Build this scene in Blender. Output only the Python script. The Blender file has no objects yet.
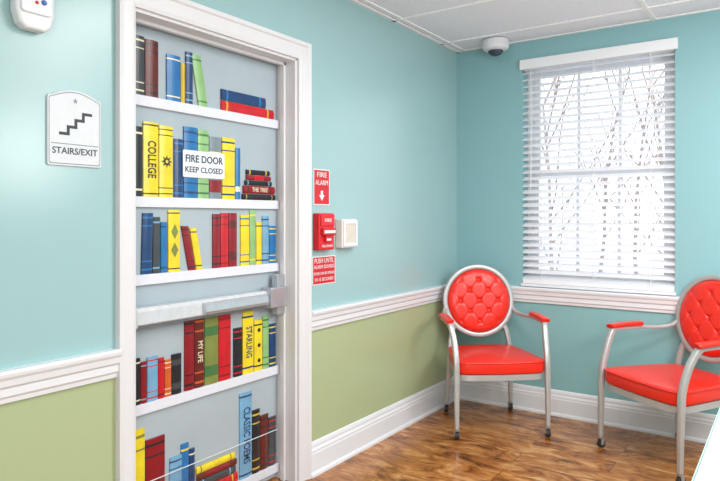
import bpy, math, random
from mathutils import Vector, Matrix
random.seed(4)
S = bpy.context.scene
S.view_settings.view_transform = 'Standard'
S.view_settings.look = 'None'
COL = S.collection

# ------------------------------------------------------------------ camera
CX, CY, CZ = 1.957, -4.030, 1.273
TH = math.radians(34.7)
FPX = 626.0
cam = bpy.data.cameras.new("camera"); camo = bpy.data.objects.new("camera", cam)
COL.objects.link(camo); camo.location = (CX, CY, CZ); camo.rotation_euler = (math.pi/2, 0, TH)
cam.sensor_width = 36; cam.lens = 36*FPX/720; cam.shift_y = -23.5/720; cam.clip_start = 0.05
S.camera = camo
sn, cs = math.sin(TH), math.cos(TH)
def unL(px, py, x=0.0):
    """measured photo point -> (y,z) on a plane parallel to the door wall"""
    u = (px-360)/FPX; r = CX-x
    t = (cs*r + sn*r*u)/(sn - cs*u)
    d = sn*r + cs*t
    return CY+t, CZ+(217-py)*d/FPX

# ------------------------------------------------------------------ materials
def lin(h):
    h = h.lstrip('#'); o = []
    for i in (0, 2, 4):
        c = int(h[i:i+2], 16)/255
        o.append(c/12.92 if c <= .04045 else ((c+.055)/1.055)**2.4)
    return (*o, 1)
MC = {}
def mat(name, hexc, rough=.5, metal=0, spec=.5, noise=.06, scale=40, bump=0, coat=0):
    k = (name, hexc, rough, metal, noise)
    if k in MC: return MC[k]
    m = bpy.data.materials.new(name); m.use_nodes = True
    n = m.node_tree.nodes; l = m.node_tree.links; b = n['Principled BSDF']
    c = lin(hexc)
    tc = n.new('ShaderNodeTexCoord'); no = n.new('ShaderNodeTexNoise')
    no.inputs['Scale'].default_value = scale; no.inputs['Detail'].default_value = 4
    l.new(tc.outputs['Object'], no.inputs['Vector'])
    r = n.new('ShaderNodeValToRGB')
    r.color_ramp.elements[0].position = .3; r.color_ramp.elements[1].position = .7
    r.color_ramp.elements[0].color = (*[v*(1-noise) for v in c[:3]], 1)
    r.color_ramp.elements[1].color = (*[min(1, v*(1+noise)) for v in c[:3]], 1)
    l.new(no.outputs['Fac'], r.inputs['Fac']); l.new(r.outputs['Color'], b.inputs['Base Color'])
    b.inputs['Roughness'].default_value = rough; b.inputs['Metallic'].default_value = metal
    b.inputs['Specular IOR Level'].default_value = spec
    b.inputs['Coat Weight'].default_value = coat
    if bump:
        bp = n.new('ShaderNodeBump'); bp.inputs['Strength'].default_value = bump
        bp.inputs['Distance'].default_value = .002
        l.new(no.outputs['Fac'], bp.inputs['Height']); l.new(bp.outputs['Normal'], b.inputs['Normal'])
    MC[k] = m; return m

def wall_mat(name, up, low, rough=.32):
    m = bpy.data.materials.new(name); m.use_nodes = True
    n = m.node_tree.nodes; l = m.node_tree.links; b = n['Principled BSDF']
    g = n.new('ShaderNodeNewGeometry'); sp = n.new('ShaderNodeSeparateXYZ')
    l.new(g.outputs['Position'], sp.inputs[0])
    gt = n.new('ShaderNodeMath'); gt.operation = 'GREATER_THAN'; gt.inputs[1].default_value = .77
    l.new(sp.outputs['Z'], gt.inputs[0])
    mx = n.new('ShaderNodeMix'); mx.data_type = 'RGBA'
    mx.inputs[6].default_value = lin(low); mx.inputs[7].default_value = lin(up)
    l.new(gt.outputs[0], mx.inputs[0])
    no = n.new('ShaderNodeTexNoise'); no.inputs['Scale'].default_value = 220; no.inputs['Detail'].default_value = 3
    l.new(g.outputs['Position'], no.inputs['Vector'])
    bp = n.new('ShaderNodeBump'); bp.inputs['Strength'].default_value = .2; bp.inputs['Distance'].default_value = .001
    l.new(no.outputs['Fac'], bp.inputs['Height']); l.new(bp.outputs['Normal'], b.inputs['Normal'])
    l.new(mx.outputs[2], b.inputs['Base Color'])
    b.inputs['Roughness'].default_value = rough
    return m
M_LW = wall_mat("paint_aqua_green", '#9fc2c4', '#b0bd93', .22)
M_BW = wall_mat("paint_teal", '#8cbac0', '#89babd', .45)
M_TRIM = mat("white_trim_paint", '#e6e8ed', .3, noise=.0)
M_FRAME = mat("white_door_frame_paint", '#e1e0e3', .35, noise=.0)
M_WHITE = mat("white_plastic", '#e8eaee', .35, noise=.02)
M_SIGN = mat("grey_white_sign_plastic", '#d9dde2', .4, noise=.02)
M_OFF = mat("offwhite_plastic", '#e3e0da', .4, noise=.02)
M_BLACK = mat("black_ink", '#2c2f36', .5, noise=.05)
M_RED = mat("red_vinyl", '#ee2c1c', .34, noise=.04, scale=60, coat=.12, bump=.1)
M_REDP = mat("red_enamel", '#cf1f2a', .4, noise=.03)
M_SILV = mat("silver_metal_paint", '#bebebe', .34, metal=.35, noise=.03)
M_ALU = mat("brushed_aluminium", '#bcc0c6', .26, metal=.6, noise=.08, scale=15)
M_RUB = mat("dark_rubber", '#2c2a2a', .6, noise=.1)
M_DOOR = mat("grey_door_panel", '#adbac2', .22, noise=.04, scale=4)
M_SHELF = mat("white_shelf_paint", '#e2e4ee', .35, noise=.02)
def slatmat():
    m = bpy.data.materials.new("white_blind_slat"); m.use_nodes = True
    n = m.node_tree.nodes; l = m.node_tree.links; b = n['Principled BSDF']; out = n['Material Output']
    no = n.new('ShaderNodeTexNoise'); no.inputs['Scale'].default_value = 30
    r = n.new('ShaderNodeValToRGB'); r.color_ramp.elements[0].color = lin('#fbfbfd'); r.color_ramp.elements[1].color = lin('#fefeff')
    l.new(no.outputs['Fac'], r.inputs['Fac']); l.new(r.outputs['Color'], b.inputs['Base Color']); b.inputs['Roughness'].default_value = .4
    t = n.new('ShaderNodeBsdfTranslucent'); t.inputs[0].default_value = (.97, .98, 1, 1)
    mx = n.new('ShaderNodeMixShader'); mx.inputs[0].default_value = .55
    l.new(b.outputs[0], mx.inputs[1]); l.new(t.outputs[0], mx.inputs[2]); l.new(mx.outputs[0], out.inputs[0]); return m
M_SLAT = slatmat()
M_VAL = mat("white_valance", '#f2f4f8', .4, noise=.0)

def wood():
    m = bpy.data.materials.new("wood_plank_floor"); m.use_nodes = True
    n = m.node_tree.nodes; l = m.node_tree.links; b = n['Principled BSDF']
    g = n.new('ShaderNodeNewGeometry')
    br = n.new('ShaderNodeTexBrick'); br.offset = .37
    br.inputs['Scale'].default_value = 1; br.inputs['Brick Width'].default_value = 1.2
    br.inputs['Row Height'].default_value = .15; br.inputs['Mortar Size'].default_value = .0012
    br.inputs['Color1'].default_value = (0, 0, 0, 1); br.inputs['Color2'].default_value = (1, 1, 1, 1)
    br.inputs['Mortar'].default_value = (.5, .5, .5, 1)
    l.new(g.outputs['Position'], br.inputs['Vector'])
    vm = n.new('ShaderNodeVectorMath'); vm.operation = 'MULTIPLY_ADD'
    vm.inputs[1].default_value = (7, 3, 5)
    l.new(br.outputs['Color'], vm.inputs[0]); l.new(g.outputs['Position'], vm.inputs[2])
    mp = n.new('ShaderNodeMapping'); mp.inputs['Scale'].default_value = (2.0, 5.0, 1)
    l.new(vm.outputs[0], mp.inputs[0])
    n1 = n.new('ShaderNodeTexNoise'); n1.inputs['Scale'].default_value = 1.7; n1.inputs['Detail'].default_value = 9
    n1.inputs['Roughness'].default_value = .7; n1.inputs['Distortion'].default_value = 1.8
    l.new(mp.outputs[0], n1.inputs['Vector'])
    r = n.new('ShaderNodeValToRGB'); e = r.color_ramp.elements
    e[0].position = .32; e[0].color = lin('#4e2a13'); e[1].position = .7; e[1].color = lin('#e4b47c')
    x = e.new(.42); x.color = lin('#945627'); x = e.new(.53); x.color = lin('#bd7c40')
    l.new(n1.outputs['Fac'], r.inputs['Fac'])
    pr = n.new('ShaderNodeValToRGB'); pr.color_ramp.elements[0].color = (.76, .72, .69, 1); pr.color_ramp.elements[1].color = (1.0, 1.0, 1.0, 1)
    l.new(br.outputs['Color'], pr.inputs['Fac'])
    mp0 = n.new('ShaderNodeMix'); mp0.data_type = 'RGBA'; mp0.blend_type = 'MULTIPLY'; mp0.inputs[0].default_value = .6
    l.new(r.outputs['Color'], mp0.inputs[6]); l.new(pr.outputs['Color'], mp0.inputs[7])
    mp2 = n.new('ShaderNodeMapping'); mp2.inputs['Scale'].default_value = (3, 50, 1)
    l.new(vm.outputs[0], mp2.inputs[0])
    n2 = n.new('ShaderNodeTexNoise'); n2.inputs['Scale'].default_value = 1.5; n2.inputs['Detail'].default_value = 3
    l.new(mp2.outputs[0], n2.inputs['Vector'])
    r2 = n.new('ShaderNodeValToRGB'); r2.color_ramp.elements[0].position = .35; r2.color_ramp.elements[1].position = .6
    r2.color_ramp.elements[0].color = (.62, .55, .5, 1); r2.color_ramp.elements[1].color = (1, 1, 1, 1)
    l.new(n2.outputs['Fac'], r2.inputs['Fac'])
    mu = n.new('ShaderNodeMix'); mu.data_type = 'RGBA'; mu.blend_type = 'MULTIPLY'; mu.inputs[0].default_value = .3
    l.new(mp0.outputs[2], mu.inputs[6]); l.new(r2.outputs['Color'], mu.inputs[7])
    mp3 = n.new('ShaderNodeMapping'); mp3.inputs['Scale'].default_value = (2.4, 5, 1)
    l.new(vm.outputs[0], mp3.inputs[0])
    vo = n.new('ShaderNodeTexVoronoi'); vo.inputs['Scale'].default_value = 1.2
    l.new(mp3.outputs[0], vo.inputs['Vector'])
    r3 = n.new('ShaderNodeValToRGB'); r3.color_ramp.elements[0].position = .03; r3.color_ramp.elements[1].position = .24
    r3.color_ramp.elements[0].color = (.25, .18, .13, 1); r3.color_ramp.elements[1].color = (1, 1, 1, 1)
    l.new(vo.outputs['Distance'], r3.inputs['Fac'])
    m3 = n.new('ShaderNodeMix'); m3.data_type = 'RGBA'; m3.blend_type = 'MULTIPLY'; m3.inputs[0].default_value = .8
    l.new(mu.outputs[2], m3.inputs[6]); l.new(r3.outputs['Color'], m3.inputs[7])
    m4 = n.new('ShaderNodeMix'); m4.data_type = 'RGBA'
    l.new(br.outputs['Fac'], m4.inputs[0]); l.new(m3.outputs[2], m4.inputs[6]); m4.inputs[7].default_value = lin('#2c190d')
    l.new(m4.outputs[2], b.inputs['Base Color'])
    b.inputs['Roughness'].default_value = .2
    bp = n.new('ShaderNodeBump'); bp.inputs['Strength'].default_value = .18; bp.inputs['Distance'].default_value = .002
    l.new(n1.outputs['Fac'], bp.inputs['Height']); l.new(bp.outputs['Normal'], b.inputs['Normal'])
    return m
M_WOOD = wood()

def glass(name="window_glass", fixed=None):
    m = bpy.data.materials.new(name); m.use_nodes = True
    n = m.node_tree.nodes; l = m.node_tree.links; n.clear()
    o = n.new('ShaderNodeOutputMaterial'); t = n.new('ShaderNodeBsdfTransparent'); g = n.new('ShaderNodeBsdfGlossy')
    g.inputs['Roughness'].default_value = .05
    mx = n.new('ShaderNodeMixShader')
    if fixed is None:
        fr = n.new('ShaderNodeFresnel'); fr.inputs[0].default_value = 1.3; l.new(fr.outputs[0], mx.inputs[0])
    else: mx.inputs[0].default_value = fixed
    l.new(t.outputs[0], mx.inputs[1]); l.new(g.outputs[0], mx.inputs[2])
    l.new(mx.outputs[0], o.inputs[0]); return m
M_GLASS = glass()
M_ACRYL = glass("clear_acrylic", .025)

# ------------------------------------------------------------------ mesh helpers
ACC = {}
def add(name, verts, faces, mats, parent=None, fm=None, smooth=False, bevel=0, keep=None, bseg=2):
    if not isinstance(mats, (list, tuple)): mats = [mats]
    xs = [v[0] for v in verts]; ys = [v[1] for v in verts]; zs = [v[2] for v in verts]
    o = Vector(((min(xs)+max(xs))/2, (min(ys)+max(ys))/2, min(zs))) if keep is None else Vector(keep)
    me = bpy.data.meshes.new(name)
    me.from_pydata([tuple(Vector(v)-o) for v in verts], [], faces)
    for m in mats: me.materials.append(m)
    if fm:
        for p, i in zip(me.polygons, fm): p.material_index = i
    me.update()
    import bmesh
    bm = bmesh.new(); bm.from_mesh(me); bmesh.ops.recalc_face_normals(bm, faces=bm.faces); bm.to_mesh(me); bm.free()
    if smooth:
        for p in me.polygons: p.use_smooth = True
    ob = bpy.data.objects.new(name, me); COL.objects.link(ob)
    if parent:
        ob.parent = parent; ob.location = o-ACC[parent]
    else: ob.location = o
    ACC[ob] = o
    if bevel:
        b = ob.modifiers.new('Bevel', 'BEVEL'); b.width = bevel; b.segments = bseg; b.limit_method = 'ANGLE'
        b.angle_limit = math.radians(40)
    return ob
def empty(name, loc):
    o = bpy.data.objects.new(name, None); COL.objects.link(o); o.location = loc; o.empty_display_size = .1
    ACC[o] = Vector(loc); return o
def tag(o, label, cat, group=None):
    if len(label.split()) < 4: label += " with plain spine"
    o["label"] = label; o["category"] = cat
    if group: o["group"] = group
    return o
def struct(o, label=None, cat=None):
    o["kind"] = "structure"
    if label: o["label"] = label
    if cat: o["category"] = cat
    return o
def boxes(bl):
    V = []; Fc = []
    for (x0, x1, y0, y1, z0, z1) in bl:
        k = len(V)
        V += [(x0,y0,z0),(x1,y0,z0),(x1,y1,z0),(x0,y1,z0),(x0,y0,z1),(x1,y0,z1),(x1,y1,z1),(x0,y1,z1)]
        Fc += [tuple(k+i for i in f) for f in ((0,3,2,1),(4,5,6,7),(0,1,5,4),(1,2,6,5),(2,3,7,6),(3,0,4,7))]
    return V, Fc
def box(name, b, m, parent=None, bevel=0, **k):
    V, Fc = boxes(b if isinstance(b, list) else [b]); return add(name, V, Fc, m, parent, bevel=bevel, **k)
def prismL(name, pts, x0, x1, m, parent=None, bevel=0, **k):
    """outline of (y,z) points extruded along x"""
    n = len(pts)
    V = [(x0, p[0], p[1]) for p in pts]+[(x1, p[0], p[1]) for p in pts]
    Fc = [tuple(range(n)), tuple(range(2*n-1, n-1, -1))]+[(i, (i+1) % n, n+(i+1) % n, n+i) for i in range(n)]
    return add(name, V, Fc, m, parent, bevel=bevel, **k)
def profile(name, prof, a, b, wall, m, parent=None):
    """prof: (distance from wall, z); swept along wall from a to b"""
    n = len(prof)
    f = (lambda s, p: (p[0], s, p[1])) if wall == 'L' else (lambda s, p: (s, -p[0], p[1]))
    V = [f(a, p) for p in prof]+[f(b, p) for p in prof]
    Fc = [tuple(range(n)), tuple(range(2*n-1, n-1, -1))]+[(i, (i+1) % n, n+(i+1) % n, n+i) for i in range(n)]
    return add(name, V, Fc, m, parent)
def catmull(P, n=8):
    P = [Vector(p) for p in P]; Q = [P[0]*2-P[1]]+P+[P[-1]*2-P[-2]]; out = []
    for i in range(1, len(Q)-2):
        for k in range(n):
            t = k/n; a, b, c, d = Q[i-1:i+3]
            out.append(.5*((2*b)+(c-a)*t+(2*a-5*b+4*c-d)*t*t+(3*b-3*c+d-a)*t**3))
    out.append(P[-1]); return out
def tube(P, ra, rb=None, seg=10, closed=False, up=(1, 0, 0), cap=True, sq=.75):
    """sweep an ellipse (ra along 'up' side, rb other) ; returns verts, faces"""
    rb = rb or ra; V = []; Fc = []; N = len(P); up = Vector(up)
    for i, p in enumerate(P):
        t = (P[(i+1) % N]-P[(i-1) % N]) if closed else (P[min(i+1, N-1)]-P[max(i-1, 0)])
        t.normalize(); s = (up-t*up.dot(t)).normalized(); w = t.cross(s)
        A = ra(i/(N-1)) if callable(ra) else ra; B = rb(i/(N-1)) if callable(rb) else rb
        for k in range(seg):
            a = 2*math.pi*k/seg
            ca, sa = math.cos(a), math.sin(a)
            ca = math.copysign(abs(ca)**sq, ca); sa = math.copysign(abs(sa)**sq, sa)
            V.append(tuple(p+s*A*ca+w*B*sa))
    for i in range(N if closed else N-1):
        j = (i+1) % N
        for k in range(seg):
            Fc.append((i*seg+k, i*seg+(k+1) % seg, j*seg+(k+1) % seg, j*seg+k))
    if cap and not closed:
        Fc.append(tuple(range(seg))[::-1]); Fc.append(tuple(range((N-1)*seg, N*seg)))
    return V, Fc
def lathe(prof, c, axis='z', seg=24):
    V = []; Fc = []; n = len(prof)
    for k in range(seg):
        a = 2*math.pi*k/seg
        for r, h in prof:
            p = (r*math.cos(a), r*math.sin(a), h)
            if axis == 'x': p = (h, p[0], p[1])
            if axis == 'y': p = (p[0], h, p[1])
            V.append((c[0]+p[0], c[1]+p[1], c[2]+p[2]))
    for k in range(seg):
        j = (k+1) % seg
        for i in range(n-1): Fc.append((k*n+i, j*n+i, j*n+i+1, k*n+i+1))
    Fc.append(tuple(k*n for k in range(seg))); Fc.append(tuple(k*n+n-1 for k in range(seg)))
    return V, Fc
def textL(body, y, z, size, x, m, parent, name="lettering", vert=False, width=None, bold=0):
    cu = bpy.data.curves.new('t', 'FONT'); cu.body = body; cu.size = size
    cu.align_x = 'CENTER'; cu.align_y = 'CENTER'; cu.extrude = .0004; cu.offset = bold*size; cu.resolution_u = 3
    cu.space_line = .95
    to = bpy.data.objects.new('t', cu); COL.objects.link(to); bpy.context.view_layer.update()
    me = bpy.data.meshes.new_from_object(to.evaluated_get(bpy.context.evaluated_depsgraph_get()))
    bpy.data.objects.remove(to)
    xs = [v.co.x for v in me.vertices]; w = (max(xs)-min(xs)) or 1
    s = (width/w) if width else 1
    V = []
    for v in me.vertices:
        a, b, c = v.co.x*s, v.co.y, v.co.z
        V.append((x+c, y+b, z-a) if vert else (x+c, y+a, z+b))
    Fc = [tuple(p.vertices) for p in me.polygons]
    return add(name, V, Fc, m, parent)

# ------------------------------------------------------------------ room shell
H = 2.44; XR = 4.4; YR = -6.6; WT = .17
DY0, DY1 = -2.640, -1.7345; DZ = 2.03
WX0, WX1, WZ0, WZ1 = .478, 1.392, .835, 2.29
struct(box("wall_left", [(-WT, 0, YR, DY0, 0, H), (-WT, 0, DY1, 0, 0, H), (-WT, 0, DY0, DY1, DZ, H)], M_LW))
struct(box("wall_back", [(-WT, WX0, 0, WT, 0, H), (WX1, XR, 0, WT, 0, H), (WX0, WX1, 0, WT, 0, WZ0-.025), (WX0, WX1, 0, WT, WZ1, H)], M_BW))
struct(box("wall_right", (XR, XR+WT, YR, WT, 0, H), M_BW))
struct(box("wall_front", (-WT, XR+WT, YR-WT, YR, 0, H), M_LW))
struct(box("floor", (-WT, XR+WT, YR-WT, WT, -.1, 0), M_WOOD))
M_CEIL = mat("acoustic_ceiling_tile", '#f0f4ff', .9, noise=.06, scale=90, bump=.5)
struct(box("ceiling", (-WT, XR+WT, YR-WT, WT, H, H+.1), M_CEIL))
g = []
for yy in [-.25-.61*i for i in range(10)]: g.append((0, XR, yy-.012, yy+.012, H-.006, H))
for xx in (.06, 1.28, 2.5, 3.72): g.append((xx-.012, xx+.012, YR, 0, H-.0065, H))
g += [(0, .02, YR, 0, H-.006, H), (0, XR, -.02, 0, H-.006, H)]
struct(box("trim_1", g, mat("ceiling_grid_metal", '#f8f9fc', .5)), "white metal ceiling grid between acoustic tiles")

RAIL = [(0, .713), (.012, .713), (.014, .727), (.020, .735), (.020, .758), (.027, .766), (.030, .785), (.036, .795), (.038, .806), (.034, .813), (0, .813)]
BASE = [(0, 0), (.02, 0), (.02, .105), (.017, .112), (.017, .122), (.011, .133), (.011, .145), (.006, .158), (0, .162)]
CO, CI = -2.712, -1.655
for nm, a, b, w in (("trim_2", YR, CO, 'L'), ("trim_3", CI, 0, 'L'), ("trim_4", .0, XR, 'B')):
    struct(profile(nm, RAIL, a, b, w, M_TRIM), "white moulded chair rail along the wall")
SHOE = [(0, 0), (.032, 0), (.031, .012), (.022, .02), (0, .02)]
for nm, a, b, w in (("baseboard_left", YR, CO, 'L'), ("baseboard_left", CI, 0, 'L'), ("baseboard_back", 0, XR, 'B')):
    struct(profile(nm, BASE, a, b, w, M_TRIM), "tall white moulded baseboard")
    struct(profile("trim_5", SHOE, a, b, w, M_TRIM), "white quarter-round shoe moulding")

# door casing and jamb
def casing():
    V = []; Fc = []
    sec = [(0, 0), (0, .014), (.012, .018), (.05, .018), (.055, .024), (1, .026), (1, 0)]  # 1 -> outer edge
    wl = DY0-CO; rings = []
    for a, h in sec:
        f = a if a < 1 else wl
        fr = a*1.1 if a < 1 else CI-DY1
        ft = a*1.25 if a < 1 else .085
        rings.append([(h, DY0-f, 0), (h, DY0-f, DZ+ft), (h, DY1+fr, DZ+ft), (h, DY1+fr, 0)])
    for r in rings: V += r
    for i in range(len(rings)-1):
        for k in range(3):
            a = i*4+k; Fc.append((a, a+1, a+5, a+4))
    return V, Fc
V, Fc = casing()
struct(add("trim_6", V, Fc, M_FRAME), "white painted door casing")
struct(box("trim_7", [(-WT, 0, DY0-.002, DY0+.012, 0, DZ), (-WT, 0, DY1-.012, DY1+.002, 0, DZ), (-WT, 0, DY0, DY1, DZ-.012, DZ+.002),
     (-.085, -.06, DY1-.026, DY1-.012, 0, DZ-.012), (-.085, -.06, DY0+.012, DY0+.026, 0, DZ-.012), (-.085, -.06, DY0+.012, DY1-.012, DZ-.026, DZ-.012)], M_FRAME, bevel=.002), "white door jamb with stop")
PX = -.115
struct(box("door_1", (PX-.045, PX-.004, DY0+.014, DY1-.014, .01, DZ-.014), M_DOOR), "grey fire door leaf")

# ------------------------------------------------------------------ bookshelf scene on the door
SH = [1.742, 1.352, 1.051, .553, .078]
bs = empty("bookshelf", (PX, (DY0+DY1)/2, .02))
tag(bs, "grey bookcase mural with white shelves covering the fire door", "bookshelf")
box("back_panel", (PX-.004, PX, DY0+.014, DY1-.014, .012, DZ-.016), M_DOOR, bs)
SD = .016
for i, z in enumerate(SH):
    V, Fc = boxes([(PX, PX+SD, DY0+.016, DY1-.016, z-.041, z)])
    s = add("shelf", V, Fc, M_SHELF, bs, bevel=.002)

CH = dict(black='#23242a', dgrey='#41474b', brown='#64241f', navy='#1f4170', blue='#2573b0', lblue='#76a9cb', yel='#efd62c', gold='#cfae38',
          lgreen='#8fbd7c', green='#457543', olive='#7f8a45', red='#c81a27', dred='#8c1824', cream='#e9e2c2', teal='#3d8496', grey='#7d8c96', orange='#d2602a')
def cm(c): return mat("book_cover_"+c, CH[c], .3, noise=.12, scale=14)
D = .011
def book(group, label, col, w0, w1, l0, l1, base, shift=0, bands=(), horiz=False, orn=None, title=None, tcol='black', tw=None):
    """w = spine width interval, l = length interval; upright: w=y,l=z ; lying: w=z,l=y"""
    cuts = sorted(bands)
    seq = []; p = 0
    for a, b, c in cuts:
        if a > p: seq.append((p, a, col))
        seq.append((a, b, c)); p = b
    if p < 1: seq.append((p, 1, col))
    cols = [];
    for s in seq:
        if s[2] not in cols: cols.append(s[2])
    fr = [s[0] for s in seq]+[1]
    n = 6; V = []; Fc = []; fm = []
    R = n+3
    gap = .0006
    for f in fr:
        for i in range(n+1):
            w = w0+gap+(w1-w0-2*gap)*i/n; d = D*(.5+.5*math.sin(math.pi*(i+.6)/(n+1.2)))
            L = l0+(l1-l0)*f
            V.append((PX+d, w+shift*f, L) if not horiz else (PX+d, L, w))
        for w in (w1-gap, w0+gap):
            L = l0+(l1-l0)*f
            V.append((PX+.0005, w+shift*f, L) if not horiz else (PX+.0005, L, w))
    for k in range(len(fr)-1):
        for i in range(R):
            Fc.append((k*R+i, k*R+(i+1) % R, (k+1)*R+(i+1) % R, (k+1)*R+i)); fm.append(cols.index(seq[k][2]))
    Fc.append(tuple(range(R))); fm.append(cols.index(seq[0][2]))
    Fc.append(tuple(range((len(fr)-1)*R, len(fr)*R))); fm.append(cols.index(seq[-1][2]))
    mats = [cm(c) for c in cols]
    if orn:
        kind, oc = orn; mats.append(cm(oc)); mi = len(mats)-1
        cw = (w0+w1)/2; rad = (w1-w0)*.3
        for f in ((.5,) if kind == 'sun' else (.2, .5, .8) if kind == 'dots' else (.35, .65)):
            L = l0+(l1-l0)*f; k = len(V); ns = 16 if kind == 'sun' else 12 if kind == 'dots' else 4
            for a in range(ns):
                rr = rad*(1.35 if kind == 'sun' and not a % 2 else .65 if kind == 'sun' else 1)*(1.0 if kind != 'dots' else .6)
                dy = rr*math.cos(2*math.pi*a/ns); dz = rr*math.sin(2*math.pi*a/ns)*(1.8 if kind == 'diamond' else 1)
                V.append((PX+D+.0006, cw+dy+shift*f, L+dz) if not horiz else (PX+D+.0006, L+dz, cw+dy))
            Fc.append(tuple(range(k, k+ns))); fm.append(mi)
            if kind == 'sun':
                mats.append(cm(col)); k = len(V)
                for a in range(14):
                    V.append((PX+D+.0011, cw+rad*.36*math.cos(2*math.pi*a/14), L+rad*.36*math.sin(2*math.pi*a/14)))
                Fc.append(tuple(range(k, k+14))); fm.append(len(mats)-1)
    o = add("book", V, Fc, mats, None, fm)
    tag(o, label, "book", group)
    if title:
        textL(title, (w0+w1)/2+shift*.5 if not horiz else (l0+l1)/2, (l0+l1)/2 if not horiz else (w0+w1)/2,
              (w1-w0)*.75, PX+D+.001, cm(tcol), o, "title", vert=not horiz, width=(tw or .7)*(l1-l0), bold=.01)
    return o
def up(row, col, x0, x1, top, label, lean=0, **k):
    z0 = SH[row]+.0005
    y0, _ = unL(x0, 200, PX+D*.7); y1, _ = unL(x1, 200, PX+D*.7)
    y0 = max(y0, DY0+.018); y1 = min(y1, DY1-.017)
    _, zt = unL((x0+x1)/2+lean/2, top, PX+D)
    sh = 0
    if lean:
        ya, _ = unL(x0+lean, 200, PX+D); sh = ya-y0
    book(GR[row], label, col, y0, y1, z0, zt, z0, sh, **k)
def flat(row, col, x0, x1, h0, h1, label, **k):
    y0, _ = unL(x0, 200, PX+D); y1, _ = unL(x1, 200, PX+D)
    book(GR[row], label, col, SH[row]+h0+.0005, SH[row]+h1, y0, min(y1, DY1-.017), 0, horiz=True, **k)
GR = ["books on the top shelf", "books on the second shelf", "books on the third shelf", "books on the fourth shelf", "books on the bottom shelf"]
B2 = lambda c: ((.08, .11, c), (.89, .92, c))
B4 = lambda c: ((.06, .09, c), (.2, .22, c), (.78, .8, c), (.91, .94, c))
BW = lambda c: ((.12, .28, c), (.72, .86, c))
# row 0
up(0, 'dgrey', 132, 144.5, 35, "dark grey upright book at the end of the top shelf", bands=B4('cream'))
up(0, 'brown', 145.5, 158.5, 40, "tall maroon upright book with dark bands", bands=B4('black'))
up(0, 'blue', 167, 180.5, 55, "blue upright book with light bands", bands=B2('cream'))
up(0, 'gold', 181, 185.5, 63, "thin yellow upright book", bands=())
up(0, 'navy', 186, 193, 52, "slim navy upright book with pale bands", bands=B4('lblue'))
up(0, 'lgreen', 199, 208, 56, "light green book leaning against a navy book", lean=-7, bands=B2('green'))
flat(0, 'red', 222, 274, 0, .045, "red book lying flat under a blue book", bands=((.08, .11, 'gold'), (.86, .89, 'gold')))
flat(0, 'navy', 222, 266, .046, .095, "navy blue book lying flat on a red book", bands=((.1, .14, 'blue'), (.84, .88, 'blue')))
# row 1
up(1, 'black', 132, 142.5, 126, "black upright book at the end of the second shelf", bands=B2('cream'))
up(1, 'yel', 143.5, 158.5, 122, "yellow upright book with black capital lettering", bands=((.03, .05, 'black'), (.95, .97, 'black')), title="COLLEGE", tw=.5)
up(1, 'yel', 159.5, 173, 126, "yellow upright book with dark sun ornament", bands=((.04, .055, 'black'), (.12, .135, 'black'), (.86, .875, 'black'), (.94, .955, 'black')), orn=('sun', 'black'))
up(1, 'navy', 174.5, 183.5, 139, "navy upright book with pale bands", bands=B4('blue'))
up(1, 'blue', 184, 197.5, 127, "blue upright book with dark bands", bands=B4('navy'))
up(1, 'lgreen', 198, 209, 130, "light green upright book", bands=B4('green'))
up(1, 'grey', 209.5, 221.5, 137, "grey blue upright book with red band", bands=((.1, .3, 'dred'), (.7, .76, 'cream')))
up(1, 'yel', 222.5, 235, 138, "yellow upright book with blue bands", bands=B4('navy'))
up(1, 'blue', 235.5, 240.5, 148, "thin blue upright book", bands=((.15, .25, 'cream'),))
flat(1, 'black', 243, 275.5, 0, .027, "thick black book at the bottom of a stack", bands=((.1, .12, 'gold'), (.88, .9, 'gold')))
flat(1, 'dred', 244, 275, .028, .066, "dark red book in a stack with white title", bands=((.12, .15, 'black'), (.85, .88, 'black')), title="THE TREE", tcol='cream', tw=.5)
flat(1, 'black', 245.5, 272, .067, .09, "black book in a stack", bands=((.08, .12, 'lblue'), (.86, .9, 'lblue')))
flat(1, 'dred', 247, 271, .091, .115, "red book in a stack", bands=((.3, .7, 'red'),))
flat(1, 'black', 247, 270, .116, .14, "black book with gold bands on top of a stack", bands=((.1, .16, 'gold'), (.8, .86, 'gold')))
# row 2
up(2, 'navy', 141.5, 152, 213, "navy upright book with pale bands", lean=2, bands=B4('blue'))
up(2, 'dgrey', 153, 160, 217, "slim dark grey upright book", lean=1, bands=B2('lblue'))
up(2, 'blue', 161, 167.5, 222, "slim blue upright book", bands=B2('navy'))
up(2, 'yel', 168.5, 180, 210, "yellow upright book with diamond ornaments", bands=((.04, .06, 'black'), (.94, .96, 'black')), orn=('diamond', 'olive'))
up(2, 'dred', 189, 196, 226, "dark red book leaning to one side", lean=-7, bands=B4('black'))
up(2, 'yel', 196.5, 203, 228, "yellow book leaning beside a red book", lean=-6, bands=B2('navy'))
up(2, 'dred', 213, 220.5, 214, "dark red upright book", bands=B4('black'))
up(2, 'red', 221, 228.5, 213, "bright red upright book", bands=B4('dred'))
up(2, 'dred', 229, 237, 213, "dark red upright book with black bands", bands=BW('brown'))
up(2, 'yel', 241, 249.5, 215, "yellow upright book with blue bands", bands=B4('blue'))
up(2, 'lgreen', 250, 256, 210, "light green upright book", bands=B2('yel'))
up(2, 'yel', 256.5, 262, 222, "thin yellow upright book", bands=B2('dgrey'))
up(2, 'lblue', 262.5, 269, 216, "light blue upright book", bands=B4('navy'))
up(2, 'blue', 269.5, 276, 226, "blue upright book", bands=B4('yel'))
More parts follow.
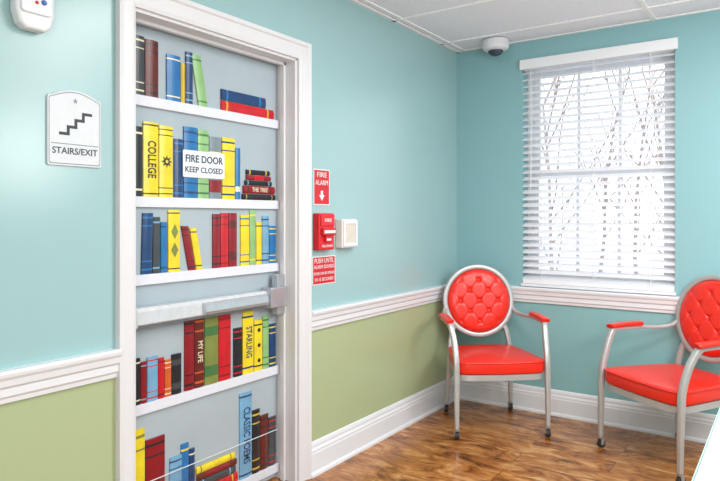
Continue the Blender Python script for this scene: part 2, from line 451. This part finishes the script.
# row 3
up(3, 'black', 132, 140.5, 359, "small black upright book", bands=B2('cream'))
up(3, 'dred', 141, 147, 362, "small dark red upright book", bands=B2('lblue'))
up(3, 'lblue', 147.5, 158, 357, "small pale blue upright book with red bands", bands=B4('red'))
up(3, 'red', 158.5, 164.5, 358, "small red upright book", bands=B2('black'))
up(3, 'orange', 165, 171.5, 360, "small orange upright book", bands=B4('cream'))
up(3, 'black', 172, 181.5, 354, "small black upright book with cream bands", bands=BW('dgrey'))
up(3, 'dred', 185, 194.5, 318, "tall dark red upright book with black bands", bands=B4('black'))
up(3, 'brown', 195, 204, 316, "tall brown upright book with pale lettering", bands=B4('orange'), title="MY LIFE", tcol='cream', tw=.3)
up(3, 'olive', 205, 218.5, 317, "tall olive green upright book", bands=BW('green'))
up(3, 'red', 219, 231, 314, "tall red upright book with dark bands", bands=B4('dred'))
up(3, 'black', 234, 242.5, 328, "black upright book with red bands", bands=B4('red'))
up(3, 'yel', 243, 253.5, 311, "tall yellow upright book with lettering", bands=B2('navy'), title="STARLING", tcol='navy', tw=.5)
up(3, 'yel', 254.5, 262.5, 320, "yellow upright book with dark ornaments", bands=B2('black'), orn=('dots', 'black'))
up(3, 'lgreen', 263, 269, 316, "light green upright book", bands=B4('green'))
up(3, 'navy', 269.5, 276, 324, "navy upright book", bands=B4('yel'))
# row 4
up(4, 'yel', 132, 145, 430, "yellow upright book with dark bands", bands=B4('olive'))
up(4, 'dred', 146, 165, 438, "wide red upright book with black bands", bands=B4('black'))
up(4, 'lblue', 169, 181, 457, "pale blue book leaning to one side", lean=2, bands=B4('navy'))
up(4, 'blue', 181.5, 189, 444, "blue upright book", bands=B2('yel'))
up(4, 'navy', 189.5, 195, 449, "slim navy upright book", bands=B2('cream'))
flat(4, 'red', 197, 238, 0, .045, "red book at the bottom of a stack", bands=((.1, .13, 'gold'), (.85, .88, 'gold')))
flat(4, 'dgrey', 199, 236, .046, .078, "dark grey book in a stack", bands=((.1, .14, 'lblue'), (.82, .86, 'lblue')))
flat(4, 'brown', 198, 237, .079, .108, "maroon book with gold lines in a stack", bands=((.2, .8, 'dred'),))
flat(4, 'yel', 197, 235, .109, .14, "yellow book lying on a stack", bands=((.1, .12, 'black'), (.88, .9, 'black')))
up(4, 'lblue', 240, 252, 393, "tall light blue upright book with vertical lettering", bands=((.03, .05, 'navy'), (.95, .97, 'navy')), title="CLASSIC POEMS", tcol='navy', tw=.66)
up(4, 'black', 252.5, 260, 410, "black upright book", bands=B4('gold'))
up(4, 'brown', 260.5, 268.5, 415, "brown upright book with dark bands", bands=B4('black'))
up(4, 'dgrey', 269, 276, 417, "dark grey upright book", bands=B4('red'))

# clear kick plate over the lowest books
kp = empty("kick_plate", (PX+.019, (DY0+DY1)/2, .02)); tag(kp, "clear acrylic kick plate covering the bottom of the fire door", "kick plate")
box("clear_panel", (PX+.0175, PX+.0195, DY0+.03, DY1-.03, .02, .245), M_ACRYL, kp)
box("top_edge", (PX+.0172, PX+.02, DY0+.03, DY1-.03, .245, .248), mat("pale_polished_edge", '#e6edf2', .2), kp)

# fire door sign
def rrect(y0, y1, z0, z1, r, n=4):
    P = []
    for cy, cz, a0 in ((y1-r, z1-r, 0), (y0+r, z1-r, 90), (y0+r, z0+r, 180), (y1-r, z0+r, 270)):
        for i in range(n+1):
            a = math.radians(a0+90*i/n); P.append((cy+r*math.cos(a), cz+r*math.sin(a)))
    return P
FXs = PX+D+.003
ya, zt = unL(183, 151, FXs); yb, _ = unL(224.5, 151, FXs); _, zb = unL(203, 178, FXs); _, zt = unL(203, 151.5, FXs)
sg = empty("fire_door_sign", (FXs, (ya+yb)/2, zb))
tag(sg, "white rectangular fire door notice with dark blue lettering over the books", "sign")
prismL("sign_plate", rrect(ya, yb, zb, zt, .006), FXs-.002, FXs, M_WHITE, sg)
M_INK = mat("blue_grey_ink", '#33475e', .5)
textL("FIRE DOOR", (ya+yb)/2, zb+(zt-zb)*.68, .042, FXs+.0005, M_INK, sg, width=(yb-ya)*.9, bold=.02)
textL("KEEP CLOSED", (ya+yb)/2, zb+(zt-zb)*.28, .033, FXs+.0005, M_INK, sg, width=(yb-ya)*.9, bold=.015)

# ------------------------------------------------------------------ push bar
pz = .895
pb = empty("push_bar", (PX+SD, (DY0+DY1)/2, pz-.04))
tag(pb, "aluminium panic exit push bar mounted across the door", "push bar")
x0 = PX+SD+.001
yb0, yb1 = DY0+.02, DY1-.03
def sweepY(name, prof, a, b, m, parent, bevel=0):
    n = len(prof); V = [(p[0], a, p[1]) for p in prof]+[(p[0], b, p[1]) for p in prof]
    Fc = [tuple(range(n)), tuple(range(2*n-1, n-1, -1))]+[(i, (i+1) % n, n+(i+1) % n, n+i) for i in range(n)]
    return add(name, V, Fc, m, parent, bevel=bevel)
M_RAILW = mat("satin_rail_cover", '#d3d6da', .28, metal=.15)
prof = [(x0, pz-.034), (x0+.038, pz-.034), (x0+.046, pz-.027), (x0+.043, pz+.020), (x0+.034, pz+.034), (x0, pz+.034)]
sweepY("housing_rail", prof, yb0, yb1-.06, M_RAILW, pb, .0015)
sweepY("lower_lip", [(x0, pz-.042), (x0+.040, pz-.042), (x0+.040, pz-.0342), (x0, pz-.0342)], yb0, yb1-.06, mat("darker_grey_metal", '#71767d', .35, metal=.4), pb)  # darker grey metal strip along the bar's lower edge
sweepY("touch_pad", [(x0+.045, pz-.022), (x0+.060, pz-.022), (x0+.066, pz-.014), (x0+.062, pz+.012), (x0+.054, pz+.022), (x0+.043, pz+.022)], -2.27, yb1-.13, mat("light_satin_steel", '#c4c8ce', .24, metal=.45), pb, .001)
box("end_cap", (x0, x0+.058, yb0-.002, yb0+.03, pz-.038, pz+.038), M_RAILW, pb, bevel=.004)
box("latch_head", (x0, x0+.066, yb1-.115, yb1, pz-.048, pz+.048), M_ALU, pb, bevel=.006)
box("latch_case", (x0, x0+.04, yb1-.045, yb1+.012, pz-.088, pz+.105), M_ALU, pb, bevel=.005)

# ------------------------------------------------------------------ stairs sign
y0, y1, z0, z1 = -2.960, -2.772, 1.440, 1.690
ss = empty("stairs_exit_sign", (.0, (y0+y1)/2, z0))
tag(ss, "white arched stairs and exit sign with dark staircase symbol", "sign")
P = [(y0, z0+.004), (y0+.004, z0), (y1-.004, z0), (y1, z0+.004), (y1, z1-.03), (y1-.006, z1-.022), (y1-.016, z1-.022)]
for i in range(11):
    t = i/10; yy = (y1-.02)+(y0+.02-(y1-.02))*t; P.append((yy, z1-.018+.018*math.sin(math.pi*t)))
P += [(y0+.016, z1-.022), (y0+.006, z1-.022), (y0, z1-.03)]
prismL("sign_plate", P, .0005, .008, M_SIGN, ss, bevel=.0015)
c = (y0+y1)/2
def inset(P, k):
    return [(c+(p[0]-c)*k, (z0+z1)/2+(p[1]-(z0+z1)/2)*k) for p in P]
n = len(P); a = inset(P, .955); b = inset(P, .93)
V = [(.0085, *p) for p in a]+[(.0085, *p) for p in b]
M_GREYINK = mat("grey_border_ink", '#8f9498', .5)
add("border_line", V, [(i, (i+1) % n, n+(i+1) % n, n+i) for i in range(n)], M_GREYINK, ss)
sy = c-.056; sz = z0+.1; w = .0265; hh = .0235; t = .0095
bl = []
for i in range(4):
    bl.append((.008, .0092, sy+i*w, sy+(i+1)*w+t, sz+i*hh, sz+i*hh+t))
    if i < 3: bl.append((.008, .0092, sy+(i+1)*w, sy+(i+1)*w+t, sz+i*hh+t, sz+(i+1)*hh))
box("staircase_symbol", bl, M_BLACK, ss)
textL("STAIRS/EXIT", c, z0+.048, .03, .0087, mat("dark_grey_ink", '#3c434c', .5), ss, width=.158, bold=.012)
box("divider_line", [(.008, .0088, y0+.012, y1-.012, z0+.07, z0+.073)], M_GREYINK, ss)
sp = []
for i in range(10):
    r = .010 if i % 2 == 0 else .004; an = math.pi/2+i*math.pi/5; sp.append((c+r*math.cos(an), z1-.035+r*math.sin(an)))
prismL("star_emblem", sp, .008, .009, M_GREYINK, ss)
box("braille_dots", [(.008, .0092, c-.05+.011*i, c-.047+.011*i, z0+.022, z0+.025) for i in range(9)], M_SIGN, ss)

# ------------------------------------------------------------------ wall sensor (upper corner)
wy0, wy1 = -3.075, -2.955
ws = empty("wall_sensor", (0, (wy0+wy1)/2, 1.85)); tag(ws, "white plastic wall-mounted sensor unit with small coloured lights", "wall sensor")
prismL("housing", [(wy0, 1.90), (wy0+.012, 1.862), (wy0+.03, 1.848), (wy1-.03, 1.848), (wy1-.012, 1.862), (wy1, 1.90), (wy1, 2.06), (wy0, 2.06)], .001, .045, M_WHITE, ws, bevel=.01, bseg=3)
prismL("front_cover", rrect(wy0+.012, wy1-.012, 1.895, 2.045, .012), .045, .052, M_WHITE, ws, bevel=.003)
V, Fc = lathe([(.008, 0), (.008, .003), (.004, .006)], (.052, wy1-.04, 1.935), 'x', 16); add("indicator_light", V, Fc, mat("blue_lens", '#2f62b5', .2), ws)
V, Fc = lathe([(.005, 0), (.005, .003), (.003, .005)], (.052, wy1-.062, 1.93), 'x', 16); add("indicator_light", V, Fc, M_REDP, ws)

# ------------------------------------------------------------------ fire alarm sign, pull station, box, push sign
def red_sign(name, y0, y1, z0, z1, label, lines, arrow=False):
    e = empty(name, (0, (y0+y1)/2, z0)); tag(e, label, "sign")
    box("sign_plate", (.0005, .004, y0, y1, z0, z1), M_WHITE, e)
    box("red_field", (.004, .0046, y0+.005, y1-.005, z0+.005, z1-.005), M_REDP, e)
    for (tx, f, sz, wd) in lines:
        textL(tx, (y0+y1)/2, z0+(z1-z0)*f, sz, .0052, M_WHITE, e, width=wd*(y1-y0), bold=.0)
    if arrow:
        c = (y0+y1)/2; zz = z0+(z1-z0)*.28; s = .022
        prismL("down_arrow", [(c, zz-s*1.3), (c+s, zz), (c+s*.4, zz), (c+s*.4, zz+s), (c-s*.4, zz+s), (c-s*.4, zz), (c-s, zz)], .0046, .0054, M_WHITE, e)
    return e
red_sign("fire_alarm_sign", -1.613, -1.483, 1.333, 1.513, "small red fire alarm sign with white lettering and arrow",
         [("FIRE", .84, .036, .6), ("ALARM", .62, .036, .78)], True)
red_sign("door_release_sign", -1.622, -1.435, .933, 1.076, "small red instruction sign with white lettering below the alarm",
         [("PUSH UNTIL", .83, .034, .84), ("ALARM SOUNDS", .62, .026, .88), ("DOOR CAN BE OPENED", .39, .02, .9), ("IN 15 SECONDS", .18, .024, .8)])
M_REDB = mat("bright_red_enamel", '#dc1f28', .35, noise=.03)
ps = empty("fire_alarm_pull_station", (0, -1.55, 1.108)); tag(ps, "red fire alarm pull station with raised cover and handle", "fire alarm")
box("housing", (.0005, .042, -1.616, -1.492, 1.108, 1.292), M_REDB, ps, bevel=.006)
box("raised_cover", (.042, .05, -1.608, -1.500, 1.228, 1.285), M_REDB, ps, bevel=.003)
box("pull_handle", [(.042, .062, -1.606, -1.502, 1.182, 1.218), (.042, .056, -1.578, -1.532, 1.148, 1.182)], M_REDP, ps, bevel=.004)
box("handle_strip", [(.062, .0626, -1.598, -1.51, 1.193, 1.207), (.056, .0566, -1.572, -1.538, 1.156, 1.166)], M_WHITE, ps)
box("reset_plate", (.042, .044, -1.604, -1.504, 1.116, 1.14), M_REDP, ps, bevel=.001)
textL("FIRE", -1.554, 1.256, .024, .0506, M_WHITE, ps, width=.055, bold=.01)
textL("PULL DOWN", -1.554, 1.128, .016, .0446, M_WHITE, ps, width=.085, bold=.01)
kb = empty("wall_control_box", (0, -1.36, 1.11)); tag(kb, "off-white square wall-mounted control box with plain inset panel", "wall box")
box("housing", (.0005, .045, -1.43, -1.29, 1.112, 1.262), M_OFF, kb, bevel=.006)
box("front_rim", [(.045, .051, -1.422, -1.298, 1.12, 1.137), (.045, .051, -1.422, -1.298, 1.237, 1.254), (.045, .051, -1.422, -1.405, 1.137, 1.237), (.045, .051, -1.315, -1.298, 1.137, 1.237)], M_WHITE, kb, bevel=.002)
box("inset_panel", (.045, .0465, -1.404, -1.316, 1.138, 1.236), mat("beige_panel", '#d9d1c6', .5), kb)

# ------------------------------------------------------------------ dome camera
dc = empty("dome_camera", (.345, -.135, H-.075)); tag(dc, "small white dome security camera with dark lens on the ceiling", "security camera")
V, Fc = lathe([(.084, 0), (.086, -.04), (.083, -.055), (.070, -.064), (.050, -.068)], (.345, -.135, H-.0066)); add("base_ring", V, Fc, M_WHITE, dc, smooth=False, bevel=0)
pr = [(.050*math.cos(a), -.066-.036*math.sin(a)) for a in [math.radians(10*i) for i in range(9)]]
V, Fc = lathe(pr, (.345, -.135, H-.0066)); add("dome_lens", V, Fc, mat("smoked_dome", '#39424c', .08), dc, smooth=True)

# ------------------------------------------------------------------ window
wn = empty("window_1", ((WX0+WX1)/2, .12, WZ0)); struct(wn, "white double-hung vinyl window with divided panes"); 
fy0, fy1 = .095, .155
mid = (WZ0+WZ1)/2
box("window_frame", [(WX0, WX0+.035, fy0, fy1, WZ0, WZ1), (WX1-.035, WX1, fy0, fy1, WZ0, WZ1), (WX0+.035, WX1-.035, fy0, fy1, WZ0, WZ0+.035), (WX0+.035, WX1-.035, fy0, fy1, WZ1-.035, WZ1)], M_WHITE, wn, bevel=.002)
def sash(z0, z1, y, bars):
    a, b = WX0+.036, WX1-.036; t = .04
    L = [(a, a+t, y, y+.025, z0, z1), (b-t, b, y, y+.025, z0, z1), (a+t, b-t, y, y+.025, z0, z0+t), (a+t, b-t, y, y+.025, z1-t, z1)]
    sh = box("sash", L, M_WHITE, wn, bevel=.002)
    if bars:
        for i in (1, 2):
            xx = a+t+(b-a-2*t)*i/3
            box("muntin", [(xx-.010, xx+.010, y+.005, y+.02, z0+t, z1-t)], M_WHITE, sh)
        zz = (z0+z1)/2
        box("muntin", [(a+t, b-t, y+.006, y+.019, zz-.010, zz+.010)], M_WHITE, sh)
    box("glass_pane", (a+t, b-t, y+.011, y+.014, z0+t, z1-t), M_GLASS, sh)
sash(mid-.02, WZ1-.036, .126, True); sash(WZ0+.036, mid+.02, .098, True)
struct(box("trim_8", (WX0-.006, WX1+.006, -.016, fy0, WZ0-.018, WZ0), M_TRIM, bevel=.003), "white window sill board")
# blind
bd = empty("window_blind", ((WX0+WX1)/2, .03, WZ0)); tag(bd, "white horizontal slat blind lowered over the window, slats open", "blind")
V, Fc = boxes([(WX0-.012, WX1+.016, -.026, -.010, WZ1-.046, WZ1+.02), (WX0-.012, WX0-.004, -.010, -.001, WZ1-.046, WZ1+.02), (WX1+.008, WX1+.016, -.010, -.001, WZ1-.046, WZ1+.02)])
add("valance", V, Fc, M_VAL, bd, bevel=.004)
box("headrail", (WX0+.005, WX1-.005, .0, .05, WZ1-.045, WZ1-.002), M_VAL, bd)
V = []; Fc = []
zb = WZ0+.035; zt = WZ1-.065; ns = 32; tilt = math.radians(27)
for i in range(ns):
    z = zb+(zt-zb)*i/(ns-1)
    cy = .020; k = len(V)
    for xx in (WX0+.002, WX1-.002):
        for s in (-1, -.5, 0, .5, 1):
            hy = .025*s*math.cos(tilt); hz = .025*s*math.sin(tilt)+.0022*(1-s*s)
            V += [(xx, cy+hy, z+hz), (xx, cy+hy, z+hz+.004)]
    for j in range(4):
        a = k+2*j; b = a+10
        Fc += [(a, a+2, b+2, b), (a+1, b+1, b+3, a+3)]
    Fc += [(k, k+1, k+11, k+10)[::-1], (k+8, k+18, k+19, k+9)]
    for e in (k, k+10):
        Fc += [tuple([e+2*j for j in range(5)]+[e+2*j+1 for j in range(4, -1, -1)])]
add("slats", V, Fc, M_SLAT, bd)
box("bottom_rail", (WX0+.003, WX1-.003, -.004, .046, WZ0+.001, WZ0+.024), M_VAL, bd, bevel=.003)
for xx in (WX0+.13, (WX0+WX1)/2, WX1-.13):
    for yy in (-.006, .047):
        box("ladder_cord", (xx-.0018, xx+.0018, yy-.001, yy+.001, WZ0+.01, WZ1-.045), M_VAL, bd)
V, Fc = tube([Vector((WX0+.06, -.012, WZ1-.05)), Vector((WX0+.062, -.012, 1.75)), Vector((WX0+.06, -.012, 1.45))], .003, seg=6)
add("tilt_wand", V, Fc, M_VAL, bd)

# ------------------------------------------------------------------ outside
M_BARK = mat("weathered_bark", '#93867f', .9, noise=.15)
struct(box("ground", (-30, 30, 1.5, 60, -1.4, -1.3), mat("pale_snowy_ground", '#b9c0cc', .9, noise=.08, scale=1)))
def tree(x, y, h, sd):
    rnd = random.Random(sd); V = []; Fc = []
    def branch(p, d, L, r, lvl):
        pts = [p]; q = p.copy(); dd = d.copy()
        for i in range(4):
            dd = (dd+Vector((rnd.uniform(-.15, .15), rnd.uniform(-.12, .12), rnd.uniform(-.05, .12)))).normalized()
            q = q+dd*L/4; pts.append(q.copy())
        v, f = tube(pts, lambda s: r*(1-.6*s), seg=4 if lvl else 6, up=(.9, .3, .1)); k = len(V)
        V.extend(v); Fc.extend([tuple(k+i for i in ff) for ff in f])
        if lvl < 3:
            for i in range(9 if lvl == 0 else 6):
                t = rnd.uniform(.2, 1); j = min(3, int(t*4)); bp = pts[j].lerp(pts[j+1], t*4-j)
                a = rnd.uniform(0, 6.28); nd = (dd*.8+Vector((math.cos(a)*.8, math.sin(a)*.4, rnd.uniform(.1, .6)))).normalized()
                branch(bp, nd, L*rnd.uniform(.32, .46), r*.42, lvl+1)
    branch(Vector((x, y, -1.3)), Vector((0, 0, 1)), h, h*.010, 0)
    o = add("bare_tree", V, Fc, M_BARK); tag(o, "leafless grey winter tree outside the window", "tree", "bare trees outside the window"); return o
for i, (x, y, h) in enumerate([(-.9, 5.0, 4.2), (-3.2, 8.5, 5), (.3, 8.8, 5), (-5.2, 13, 6), (-1.3, 13.5, 6), (-3.6, 18.5, 7.5)]):
    tree(x, y, h, 10+i)

# ------------------------------------------------------------------ armchairs
def outline(y, sc=1, n=64, hw_f=.272, hw_r=.215, hd=.235, e=.24):
    P = []
    for i in range(n):
        a = 2*math.pi*i/n; c, s = math.cos(a), math.sin(a)
        u = math.copysign(abs(c)**e, c); v = math.copysign(abs(s)**e, s)
        hw = hw_r+(hw_f-hw_r)*(v+1)/2
        yy = v*hd+(.02*(1-u*u) if v > 0 else -.012*(1-u*u))
        P.append((u*hw*sc, .0+yy*sc+y))
    return P
def stack(levels, **k):
    V = []; Fc = []; n = 64
    for sc, z in levels: V += [(x, y, z) for x, y in outline(.01, sc, n, **k)]
    for i in range(len(levels)-1):
        for j in range(n): Fc.append((i*n+j, i*n+(j+1) % n, (i+1)*n+(j+1) % n, (i+1)*n+j))
    Fc.append(tuple(range(n))[::-1]); Fc.append(tuple(range((len(levels)-1)*n, len(levels)*n)))
    return V, Fc
BC = Vector((0, -.272, .725)); TL = .13
bz = Vector((0, -math.sin(TL), math.cos(TL))); bn = Vector((0, math.cos(TL), math.sin(TL)))  # up & front normal
def bp(x, z, d): return BC+Vector((x, 0, 0))+bz*z+bn*d
def make_chair():
    r = empty("armchair", (0, 0, 0))
    V, Fc = stack([(.95, .368), (.99, .372), (1, .380), (1.0, .426), (.995, .435), (.98, .441), (.95, .4445), (.8, .449), (.5, .452), (.2, .453)])
    seat = add("seat", V, Fc, M_RED, r, smooth=True); seat["label"] = "padded red vinyl seat cushion"
    pts = [Vector((x, y, .435)) for x, y in outline(.01, .999)]
    V, Fc = tube(pts, .0045, seg=6, closed=True, up=(0, 0, 1)); add("piping", V, Fc, M_RED, seat, smooth=True)
    V, Fc = stack([(.95, .332), (.975, .334), (.975, .3675), (.95, .3678)])
    add("seat_frame", V, Fc, M_SILV, r)
    # tufted back cushion
    R = .206; N = 72; V = []; Fc = []; a_, b_ = .124, .134
    def hgt(x, z):
        rr = math.hypot(x, z)/R
        edge = max(0, 1-rr**7)**.5
        p = x/a_+z/b_; q = x/a_-z/b_
        dp, dq = p-round(p), q-round(q)
        dimple = math.exp(-(dp*dp+dq*dq)/.018)
        near = math.exp(-(dp*dp+dq*dq)/.08)
        cp, cq = math.exp(-(dp/.06)**2), math.exp(-(dq/.06)**2)
        crease = max(cp, cq)*(.2+.8*near)
        f = 1 if rr < .8 else max(0, 1-(rr-.8)/.2)
        return .006+edge*(.034-f*(.008*crease+.012*dimple))
    rings = 40
    V.append(tuple(bp(0, 0, hgt(0, 0))))
    for i in range(1, rings+1):
        for k in range(N*2):
            an = 2*math.pi*k/(N*2); rr = R*i/rings; x, z = rr*math.cos(an), rr*math.sin(an)
            V.append(tuple(bp(x, z, hgt(x, z))))
    M2 = N*2
    for k in range(M2): Fc.append((0, 1+k, 1+(k+1) % M2))
    for i in range(rings-1):
        for k in range(M2):
            a = 1+i*M2; Fc.append((a+k, a+(k+1) % M2, a+M2+(k+1) % M2, a+M2+k))
    kb_ = len(V)
    for k in range(M2):
        an = 2*math.pi*k/M2; V.append(tuple(bp(R*math.cos(an), R*math.sin(an), -.012)))
    a = 1+(rings-1)*M2
    for k in range(M2): Fc.append((a+k, a+(k+1) % M2, kb_+(k+1) % M2, kb_+k))
    Fc.append(tuple(range(kb_, kb_+M2)))
    back = add("backrest", V, Fc, M_RED, r, smooth=True); back["label"] = "round button-tufted red vinyl back cushion"
    for i in range(-5, 6):
        for j in range(-5, 6):
            x = (i+j)*a_/2; z = (i-j)*b_/2
            if math.hypot(x, z) < R*.82:
                c = bp(x, z, hgt(x, z)+.001)
                prf = [(.012, -.002), (.012, .002), (.0095, .005), (.003, .0065)]
                v, f = lathe(prf, (0, 0, 0), 'y', 12)
                v = [tuple(Vector(p)+c) for p in v]
                add("button", v, f, M_RED, back, smooth=True)
    pts = [bp(.221*math.cos(t), .221*math.sin(t), 0) for t in [2*math.pi*i/72 for i in range(72)]]
    V, Fc = tube(pts, .017, .0155, seg=16, closed=True, up=tuple(bn), sq=.5)
    add("backrest_frame", V, Fc, M_SILV, r, smooth=True)
    for s in (-1, 1):
        P = catmull([(s*.268, .245, .05), (s*.268, .243, .2), (s*.268, .238, .36), (s*.268, .23, .45), (s*.272, .198, .55), (s*.281, .162, .62), (s*.287, .142, .645)])
        V, Fc = tube(P, lambda t: .0115+.004*min(1, t*3), lambda t: .0115+.004*min(1, t*3), seg=16, sq=.4)
        leg = add("leg", V, Fc, M_SILV, r, smooth=True)
        caster(s*.268, .245, leg)
        P = catmull([(s*.215, -.262, .05), (s*.208, -.245, .2), (s*.203, -.232, .36), (s*.195, -.235, .45), (s*.18, -.248, .53), (s*.158, -.255, .577)])
        V, Fc = tube(P, lambda t: .0115+.003*min(1, t*3), seg=16, sq=.4)
        leg = add("leg", V, Fc, M_SILV, r, smooth=True)
        caster(s*.215, -.265, leg)
        P = catmull([(s*.287, .155, .642), (s*.288, .06, .646), (s*.285, -.06, .646), (s*.265, -.16, .643), (s*.238, -.228, .655), (s*.222, -.262, .68)])
        V, Fc = tube(P, .012, .0095, seg=16, sq=.4); add("armrest_support", V, Fc, M_SILV, r, smooth=True)
        P = catmull([(s*.288, .165, .660), (s*.289, .15, .662), (s*.29, .05, .667), (s*.286, -.045, .667), (s*.283, -.06, .665)], 6)
        V, Fc = tube(P, lambda t: .026*(max(.02, 1-abs(2*t-1)**6))**.5, lambda t: .0135*(max(.02, 1-abs(2*t-1)**6))**.5, seg=14)
        o = add("armrest", V, Fc, M_RED, r, smooth=True); o["label"] = "padded red vinyl armrest"
    return r
def caster(x, y, leg):
    V, Fc = lathe([(.006, -.011), (.021, -.011), (.0225, -.006), (.0225, .006), (.021, .011), (.006, .011)], (x, y-.004, .0227), 'x', 20)
    w = add("caster", V, Fc, M_RUB, leg); w["label"] = "small dark caster wheel"
    V, Fc = boxes([(x-.0145, x-.0115, y-.014, y+.006, .018, .05), (x+.0115, x+.0145, y-.014, y+.006, .018, .05), (x-.0145, x+.0145, y-.014, y+.006, .047, .052)])
    add("caster_fork", V, Fc, M_ALU, leg, bevel=.001)
ch = make_chair()
tag(ch, "round-backed red vinyl armchair with silver frame standing in the corner", "chair", "red medallion armchairs")
def dup(src, parent=None):
    o = src.copy(); COL.objects.link(o)
    if parent: o.parent = parent
    for c in list(src.children): dup(c, o)
    return o
ch2 = dup(ch)
tag(ch2, "round-backed red vinyl armchair with silver frame below the window", "chair", "red medallion armchairs")
ch.location = (.427, -.415, 0); ch.rotation_euler = (0, 0, math.atan2(-.637, -.771))
ch2.location = (1.441, -.385, 0); ch2.rotation_euler = (0, 0, math.atan2(.581, -.814))

# ------------------------------------------------------------------ white table
tb = empty("table", (2.2, -2.2, 0)); tag(tb, "white laminate table with pale aqua edge near the chairs", "table")
box("tabletop", (1.787, 2.75, -2.85, -1.35, .705, .731), mat("white_laminate", '#bcc6cb', .25, noise=.02), tb, bevel=.004)
box("edge_band", [(1.784, 1.7865, -2.85, -1.35, .706, .729)], mat("aqua_edge", '#a8cfc8', .4), tb)
for xx in (1.93, 2.65):
    for yy in (-2.7, -1.5):
        box("leg", (xx-.02, xx+.02, yy-.02, yy+.02, 0, .705), M_SILV, tb, bevel=.003)

# ------------------------------------------------------------------ lights
w = bpy.data.worlds.new("world"); S.world = w; w.use_nodes = True
bg = w.node_tree.nodes['Background']; bg.inputs[0].default_value = (.90, .95, 1, 1); bg.inputs[1].default_value = 2.6
def area(name, loc, size, e, rot=(0, 0, 0), col=(1, 1, 1)):
    L = bpy.data.lights.new(name, 'AREA'); L.shape = 'RECTANGLE'; L.size, L.size_y = size; L.energy = e; L.color = col
    o = bpy.data.objects.new(name, L); COL.objects.link(o); o.location = loc; o.rotation_euler = rot; return o
WARM = (1, .97, .95)
area("ceiling_light", (1.6, -1.9, H-.02), (1.2, .6), 26, col=WARM)
area("ceiling_light", (2.0, -4.8, H-.02), (1.2, .6), 15, col=WARM)
area("ceiling_light", (3.4, -3.2, H-.02), (1.2, .6), 25, col=WARM)
area("ceiling_light", (3.0, -1.2, H-.02), (1.2, .6), 26, col=WARM)
area("rear_fill_light", (3.6, -6.2, 1.5), (1.6, 1.4), 46, rot=(math.radians(90), 0, math.radians(25)), col=(1, .98, .97))  # unseen fill light by the rear wall; no window stands there
for x, y, e in ((2.6, -1.7, 56), (2.6, -4.7, 28)):
    L = bpy.data.lights.new("added_ceiling_fill", 'POINT'); L.energy = e; L.shadow_soft_size = .3; L.color = WARM  # added point fill that brightens the ceiling; no lamp hangs here
    o = bpy.data.objects.new("added_ceiling_fill", L); COL.objects.link(o); o.location = (x, y, 1.75)
